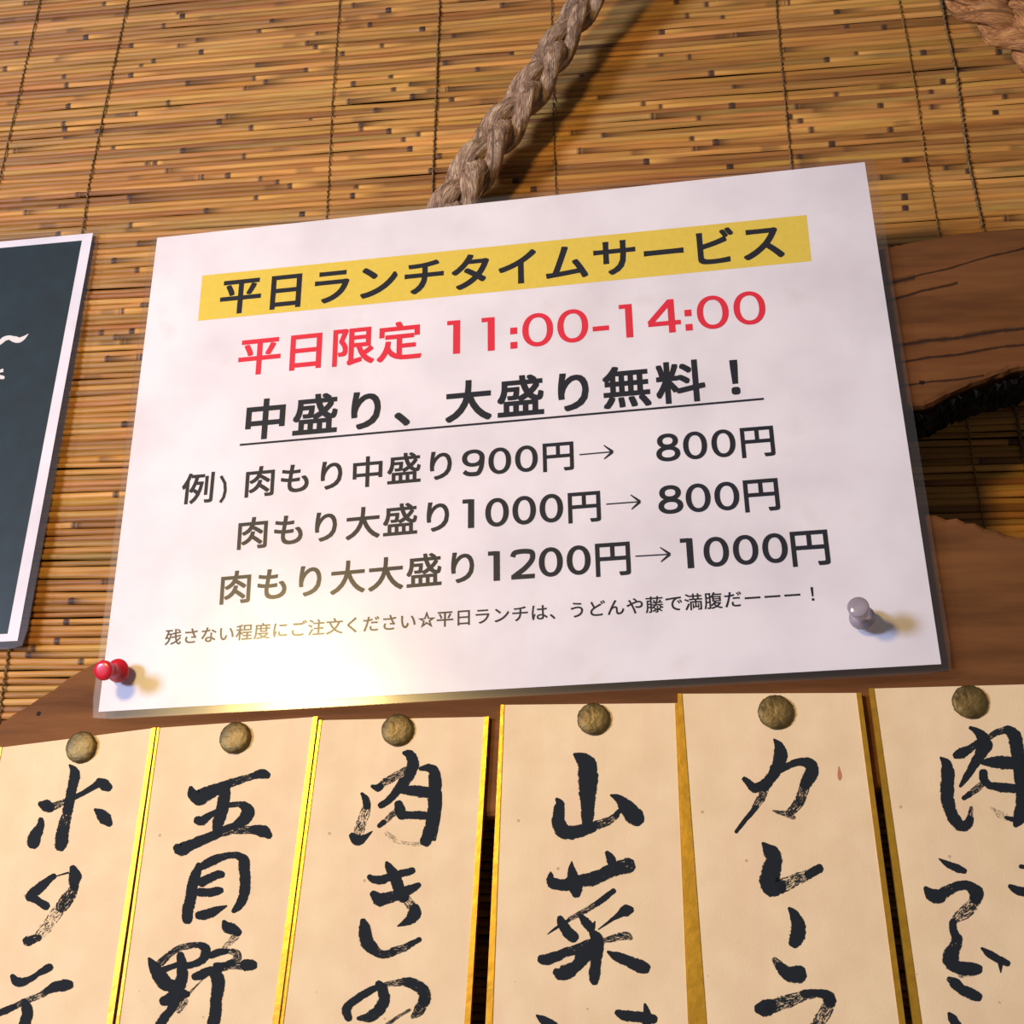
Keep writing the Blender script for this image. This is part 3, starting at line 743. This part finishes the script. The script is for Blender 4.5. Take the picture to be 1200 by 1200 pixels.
c5, c6 = (390, 870, 7.5), (390, 1000, 6)
inks[2] = [(*c5,.02,[(625,92,35),(670,105,80),(705,160,95),(700,220,95)]),(*c5,.2,[(700,220,95),(670,290,90),(635,350,80)]),(*c5,.12,[(620,340,80),(560,430,72),(490,510,60),(420,555,55)]),
 (*c5,.05,[(345,385,30),(390,400,60),(420,385,60)]),(*c5,.5,[(410,390,60),(460,350,75),(530,310,70),(640,240,60)]),
 (*c5,.2,[(255,450,28),(290,505,65),(300,560,70)]),(*c5,.6,[(300,560,75),(275,640,95),(240,730,100),(225,800,100)]),(*c5,.03,[(170,820,60),(220,860,92),(280,835,50),(345,782,10)]),
 (*c5,.3,[(770,230,40),(840,220,70)]),(*c5,.04,[(830,220,60),(885,250,90),(900,350,105),(895,470,110),(885,600,100),(870,700,100),(845,800,105),(815,870,100)]),
 (*c5,.35,[(950,455,20),(945,560,28),(925,700,28),(890,850,40)]),(*c5,.72,[(760,890,45),(660,890,40),(560,865,45),(480,800,50)]),
 (*c5,.06,[(580,410,62),(660,420,80),(760,430,95),(840,440,90)]),(*c5,.02,[(578,540,70),(590,590,92),(600,640,80)]),(*c5,.12,[(600,640,75),(680,640,65),(780,640,72),(850,650,62)]),
 (*c5,.08,[(405,735,36),(450,700,45)]),(*c5,.55,[(450,700,45),(520,640,60),(560,600,50)]),
 (*c6,.03,[(378,65,22),(400,105,60),(440,170,75),(465,250,80),(495,310,80)]),(*c6,.55,[(510,310,60),(550,370,80)]),(*c6,.1,[(580,380,60),(570,430,90),(530,475,60),(455,512,8)]),
 (*c6,.08,[(258,165,38),(290,185,55),(360,185,60)]),(*c6,.3,[(360,180,60),(450,150,52)]),(*c6,.08,[(450,150,52),(530,130,48),(560,120,45)]),
 (*c6,.04,[(285,285,50),(320,320,85),(350,325,85)]),(*c6,.3,[(350,320,85),(420,305,80),(480,280,70)]),(*c6,.05,[(470,285,70),(550,250,60),(605,222,34)]),
 (*c6,.03,[(212,475,40),(225,530,80),(235,610,90),(275,665,82)]),(*c6,.3,[(270,665,82),(340,710,62),(420,700,52)]),(*c6,.45,[(420,690,60),(500,665,55),(560,635,45)]),(*c6,.1,[(540,640,40),(610,605,32)]),
 (*c6,.12,[(322,915,48),(350,960,75),(360,1030,75),(325,1100,82)]),(*c6,.3,[(325,1100,80),(260,1150,75),(180,1160,30)]),(*c6,.22,[(310,940,42),(220,990,55),(130,1050,55),(95,1100,65),(110,1160,50)]),
 (*c6,.5,[(370,920,32),(460,910,55),(530,905,75)]),(*c6,.25,[(530,905,75),(600,935,85),(645,990,85),(640,1040,85)]),(*c6,.45,[(640,1040,80),(600,1110,75),(560,1150,30)]),(*c6,.5,[(540,1100,20),(440,1160,25),(370,1215,30)])]
c7, c8 = (620, 870, 7.5), (620, 1030, 7.06)
inks[3] = [(*c7,0,[(400,105,30),(440,130,90),(505,185,150),(518,260,162),(518,340,158),(515,450,142),(515,580,112),(512,720,92)]),(*c7,0,[(243,498,30),(268,540,75),(262,620,95),(262,715,112),(310,785,120),(400,788,110),(500,765,95),(560,745,85)]),
 (*c7,.42,[(550,745,85),(620,720,85),(700,690,75),(770,640,55)]),(*c7,.25,[(760,640,50),(815,585,42)]),(*c7,0,[(718,464,18),(780,490,65),(850,560,122),(915,635,148),(955,680,120)]),
 (*c8,0,[(160,5,40),(190,30,85),(280,50,90),(380,25,105)]),(*c8,.2,[(380,25,108),(520,0,110),(640,-50,108),(740,-90,115)]),(*c8,.3,[(730,-85,115),(820,-110,135)]),
 (*c8,.0,[(353,-145,8),(353,-75,60),(365,0,92),(385,80,110),(390,125,70)]),(*c8,.03,[(645,-218,35),(668,-180,68),(690,-130,72),(690,-80,60)]),(*c8,0,[(178,-58,10),(178,-30,42),(172,10,50)]),
 (*c8,.05,[(700,98,42),(620,160,48),(560,205,45)]),(*c8,.5,[(560,205,48),(450,270,50),(330,335,38)]),(*c8,.2,[(330,340,28),(230,400,24),(152,458,6)]),
 (*c8,0,[(255,325,50),(280,380,80),(330,450,90),(370,485,85)]),(*c8,0,[(425,305,38),(470,360,70),(510,405,72)]),(*c8,0,[(545,352,10),(525,400,40)]),
 (*c8,0,[(840,255,60),(805,262,92),(780,270,80)]),(*c8,.2,[(780,270,70),(740,300,50),(680,340,28),(572,418,8)]),
 (*c8,.08,[(100,665,72),(150,665,88),(230,640,85)]),(*c8,.3,[(230,640,85),(300,610,80),(370,590,80),(480,540,72),(560,520,60)]),(*c8,.5,[(610,510,45),(700,490,65),(800,470,72),(840,490,40)]),
 (*c8,.02,[(525,445,60),(560,500,100),(565,600,90),(550,700,80),(540,790,90),(540,850,65)]),(*c8,.03,[(490,590,85),(450,640,120),(400,710,90),(330,760,110),(260,780,110),(225,770,65)]),
 (*c8,0,[(652,603,22),(720,640,70),(820,680,85),(915,722,102),(960,738,92)]),(*c8,0,[(65,1130,20),(120,1170,70),(200,1220,80),(270,1270,60)]),(*c8,.02,[(730,1105,50),(790,1130,80),(900,1140,85),(1030,1160,72)]),(*c8,0,[(957,1035,18),(970,1090,50),(985,1160,62),(960,1230,60)])]
c9, c10 = (850, 850, 7.5), (850, 980, 5.4545)
inks[4] = [(*c9,.02,[(427,122,15),(470,180,80),(485,250,110),(470,330,108),(430,420,98)]),(*c9,.15,[(430,420,98),(380,490,90),(340,550,80)]),(*c9,.5,[(350,560,75),(310,640,80),(260,720,65)]),(*c9,.15,[(270,720,45),(220,780,45),(160,850,38),(95,935,34)]),
 (*c9,.03,[(165,470,42),(200,500,55),(250,550,78),(310,530,70)]),(*c9,.3,[(310,530,65),(400,455,60),(500,380,62),(600,335,60)]),(*c9,.05,[(590,335,60),(680,320,70),(740,340,100),(765,390,110),(735,460,108),(700,520,95)]),
 (*c9,.45,[(700,520,95),(670,620,100),(620,710,95),(560,770,75)]),(*c9,.5,[(600,810,40),(540,780,60),(420,752,18)]),
 (*c10,.15,[(240,45,20),(280,90,85),(310,140,100),(300,190,105)]),(*c10,.03,[(300,190,105),(285,270,120),(300,320,125),(350,325,90)]),(*c10,.55,[(370,315,95),(450,280,85),(530,245,72)]),(*c10,.1,[(530,245,55),(600,205,58)]),
 (*c10,.04,[(408,460,20),(440,500,60),(465,570,82),(460,640,92),(440,680,75)]),(*c10,.5,[(315,790,40),(340,820,60)]),(*c10,.03,[(345,830,55),(390,870,85),(440,885,105),(470,880,110)]),
 (*c10,.05,[(215,1100,70),(250,1098,108),(290,1085,90)]),(*c10,.5,[(290,1090,100),(400,1055,90),(500,1020,72),(560,1010,60)]),(*c10,.15,[(500,1005,50),(600,1003,50),(660,1025,75),(665,1060,80)]),(*c10,.55,[(665,1060,90),(640,1120,90),(600,1180,90),(540,1260,70)])]
c11, c12 = (1040, 840, 7.5), (1040, 1000, 6)
inks[5] = [(*c11,.03,[(728,97,32),(790,130,62),(840,190,110),(855,260,132)]),(*c11,.2,[(850,260,130),(810,340,100),(760,420,80)]),(*c11,.1,[(760,420,75),(700,520,62),(640,610,28)]),
 (*c11,.03,[(600,340,60),(650,320,88),(700,295,75)]),(*c11,.35,[(700,295,75),(750,265,70),(800,225,60)]),
 (*c11,.02,[(467,358,20),(520,420,90),(530,520,112)]),(*c11,.14,[(530,520,112),(525,640,115),(532,760,112),(570,870,100)]),(*c11,.04,[(570,870,100),(630,950,90),(690,955,88),(725,900,70)]),(*c11,.5,[(725,900,72),(735,800,36)]),
 (*c11,.4,[(890,180,55),(960,140,62),(1040,115,70)]),(*c11,.03,[(1050,110,70),(1115,170,110),(1140,300,110),(1150,450,92),(1170,600,92),(1180,750,95),(1165,880,112),(1125,950,50)]),(*c11,.35,[(1190,330,40),(1215,480,60),(1225,640,50),(1215,800,50)]),
 (*c11,.04,[(830,400,40),(900,400,80),(1000,400,108),(1120,410,100)]),(*c11,.02,[(842,490,72),(850,560,70),(900,605,60)]),(*c11,.12,[(900,605,62),(1000,620,80),(1130,630,78)]),
 (*c11,.1,[(668,715,38),(720,680,52)]),(*c11,.5,[(720,680,58),(800,620,62),(850,570,50)]),(*c11,.72,[(910,800,30),(980,855,60),(1060,890,60)]),(*c11,.15,[(1040,885,30),(1110,905,50)]),
 (*c12,0,[(363,38,10),(420,75,40),(490,105,52),(540,125,38)]),(*c12,.03,[(268,245,32),(310,290,88),(370,305,92)]),(*c12,.3,[(370,300,92),(420,265,80),(480,235,70)]),(*c12,.06,[(480,230,62),(560,225,65),(620,270,92),(620,320,85)]),
 (*c12,.55,[(620,320,95),(560,400,100),(490,450,80)]),(*c12,.05,[(460,480,50),(462,540,50),(490,600,68)]),(*c12,.35,[(490,600,80),(470,660,95)]),(*c12,.03,[(450,690,95),(445,750,108),(490,800,85),(580,812,90),(635,815,72)]),(*c12,.6,[(520,850,60),(600,845,40)]),
 (*c12,.4,[(435,885,45),(470,905,70)]),(*c12,.1,[(470,910,75),(520,955,70),(590,990,75),(635,1010,65)]),(*c12,0,[(662,668,18),(720,710,50),(790,750,50),(845,775,38)]),(*c12,0,[(792,760,40),(795,838,6)]),
 (*c12,0,[(935,92,28),(990,100,30)]),(*c12,0,[(860,230,30),(910,260,55),(980,275,60)]),(*c12,.1,[(432,1125,22),(455,1160,60),(490,1215,60)])]
TABS = [  # top-left, top-right, left x and right x at the lower frame edge, depth offset, gilt widths left/right (top, bottom) in px, label
 ((1, 876), (182, 853), -58, 131, 0.0006, (1.5, 1.5), (4, 6), 'cream tablet brushed with three katakana letters, leftmost of the hanging row', 0),
 ((185.5, 853), (371.5, 840), 137, 325.5, 0.0002, (1.5, 2.5), (4, 6), 'cream tablet brushed with black characters, directly under the red pushpin', 1),
 ((375, 844), (572, 840), 329, 550, -0.0004, (2, 2.5), (4, 5), 'cream tablet with wide dark gap on its right, second left of centre gap tack', 2),
 ((588, 826), (793, 824), 570, 811, 0.0, (2.5, 6), (2, 4), 'cream tablet with bold three-pronged character under its tack, right of wide dark gap', 3),
 ((795, 813), (1008, 812), 809, 1060, 0.0003, (3.5, 16), (4, 5), 'cream tablet with a small reddish stain, left of the narrow dark gap', 4),
 ((1019, 807), (1238, 801), 1071, 1330, 0.0, (4, 7), (4, 6), 'cream tablet cut off by the right frame edge, right of the narrow dark gap', 5)]
TABS[2] = TABS[2][:7] + ('cream tablet with three brushed characters and the widest dark gap on its right side', 2)
TH_ = 0.0018
def tablet(tl, tr, xl, xr, dy, gl, gr, label, k):
    Yf = TB - TH_ - dy
    A, B = at(*tl, Yf), at(*tr, Yf); L_, R_ = at(xl, 1200, Yf), at(xr, 1200, Yf)
    full = 0.363
    eL = A + (L_ - A).normalized() * full; eR = B + (R_ - B).normalized() * full
    # keep the two sides parallel below the frame
    root = empty('menu_tablet', (A + B) / 2 + Vector((0, 0.001, 0)))
    tag(root, label, 'menu tablet', 'brush-lettered menu tablets')
    def off(p, q, a): return p + (q - p).normalized() * a
    V = []; g = 0.0004
    pts = [A, B, eR, eL]
    V = [p + Vector((0, 0, 0)) for p in pts] + [p + Vector((0, TH_, 0)) for p in pts]
    F = [(0, 3, 2, 1), (4, 5, 6, 7), (0, 1, 5, 4), (1, 2, 6, 5), (2, 3, 7, 6), (3, 0, 4, 7)]
    mesh('card', V, F, M_CARD, root)
    def strip(P0, P1, inward, w0, w1, nm):               # gilt side binding, wraps the edge by w
        s0 = 0.00033
        a0, a1 = P0 + inward * (w0 * s0), P1 + inward * (w0 + (w1 - w0) * ((P1 - P0).length / 0.115)) * s0
        out = -inward * 0.0003; f = Vector((0, -0.0003, 0)); b = Vector((0, TH_ + 0.0001, 0))
        V = [P0 + out + f, a0 + f, a0 + b, P0 + out + b, P1 + out + f, a1 + f, a1 + b, P1 + out + b]
        F = [(0, 1, 5, 4), (1, 2, 6, 5), (2, 3, 7, 6), (3, 0, 4, 7), (0, 3, 2, 1), (4, 5, 6, 7)]
        mesh('gilt_edge', V, F, M_GILT, root)
    inw = (B - A).normalized()
    lim = lambda w_: (w_[0], w_[0] + (w_[1] - w_[0]) * 1.0)
    strip(A, A + (eL - A), inw, *lim(gl), 'l'); strip(B, B + (eR - B), -inw, *lim(gr), 'r')
    brush_mesh('brush_lettering', inks[k], Yf - 0.00005, M_INK, root)
    if k == 4:
        o = brush_mesh('stain', [(850, 850, 7.5, 0.05, [(998, 365, 10), (1002, 410, 24), (1006, 450, 34), (1006, 475, 20)])], Yf - 0.00005, M_STAIN, root); o['label'] = 'small reddish brown stain'
    return Yf
TY = [tablet(*t) for t in TABS]

# ------------------------------------------------------------------ brass thumb tacks
TACKS = [(96, 876, 17.5, 0), (276, 865, 18, 1), (466.5, 856, 18.5, 2), (695.7, 843, 19, 3), (909, 835, 20.8, 4), (1136, 823, 21, 5)]
TLAB = ['dull brass tack on the leftmost tablet, above its katakana letters', 'dull brass tack on the tablet under the red pushpin', 'dull brass tack on the tablet left of the wide dark gap',
        'dull brass tack above the bold mountain character', 'dull brass tack on the tablet below the right part of the sheet, second from right', 'brighter rough brass tack, rightmost one, on the cut-off tablet']
def lathe(prof, ns, origin, axis, jit=0.0):
    axis = axis.normalized(); a = axis.orthogonal().normalized(); b = axis.cross(a); V = []; F = []
    for (r_, h) in prof:
        for j in range(ns):
            t = 2 * pi * j / ns; rr = r_ * (1 + random.uniform(-jit, jit)); V.append(origin + axis * (h + random.uniform(-jit, jit) * 0.0025) + (a * cos(t) + b * sin(t)) * rr)
    for i in range(len(prof) - 1):
        for j in range(ns): F.append((i * ns + j, i * ns + (j + 1) % ns, (i + 1) * ns + (j + 1) % ns, (i + 1) * ns + j))
    F.append(tuple(range(ns))[::-1]); F.append(tuple((len(prof) - 1) * ns + j for j in range(ns)))
    return V, F
for (px, py, rp, k), lab in zip(TACKS, TLAB):
    Yf = TY[k]; c = at(px, py, Yf); rr = (at(px + rp, py, Yf) - c).length
    root = empty('thumb_tack', c); tag(root, lab, 'tack', 'brass tacks holding the tablets')
    ax = Vector((random.uniform(-0.05, 0.05), -1, random.uniform(-0.05, 0.02)))
    prof = [(rr * 0.93, 0.0), (rr, 0.0004), (rr * 1.0, 0.0009), (rr * 0.95, 0.0013), (rr * 0.85, 0.0016), (rr * 0.6, 0.0018), (rr * 0.35, 0.0019), (rr * 0.1, 0.0019)]
    V, F = lathe(prof, 40, c, ax, 0.03); mesh('tack_head', V, F, M_BRASS, root, smooth=True)
    V, F = lathe([(0.0005, -0.009), (0.0005, 0.0003)], 8, c, ax); mesh('tack_pin', V, F, M_STEEL, root)

# ------------------------------------------------------------------ pushpins
def pushpin(basepx, tip, mat, label, hr):
    c = at(*basepx, -0.0004); root = empty('pushpin', c); tag(root, label, 'pushpin')
    ax = Vector(tip)
    V, F = lathe([(0.0001, -0.008), (0.0005, -0.006), (0.0005, 0.0045)], 10, c, ax); mesh('needle', V, F, M_STEEL, root, smooth=True)
    prof = [(0.0008, 0.0032), (0.0040, 0.0034), (0.0044, 0.0040), (0.0042, 0.0047), (0.0030, 0.0055), (0.0023, 0.0072), (0.0022, 0.0090), (0.0027, 0.0112), (hr * 0.95, 0.0124), (hr, 0.0130), (hr, 0.0142), (hr * 0.93, 0.0148), (hr * 0.5, 0.0150), (0.0002, 0.0150)]
    V, F = lathe(prof, 32, c, ax); mesh('pin_grip', V, F, mat, root, smooth=True)
pushpin((145, 786), (-0.0012, -0.0145, -0.0045), M_REDPLASTIC, 'red plastic pushpin at the lower left corner of the white sheet', 0.0036)
pushpin((1012, 728), (-0.0030, -0.0145, 0.0), M_CLEAR, 'clear greyish pushpin near the lower right corner of the white sheet', 0.0036)
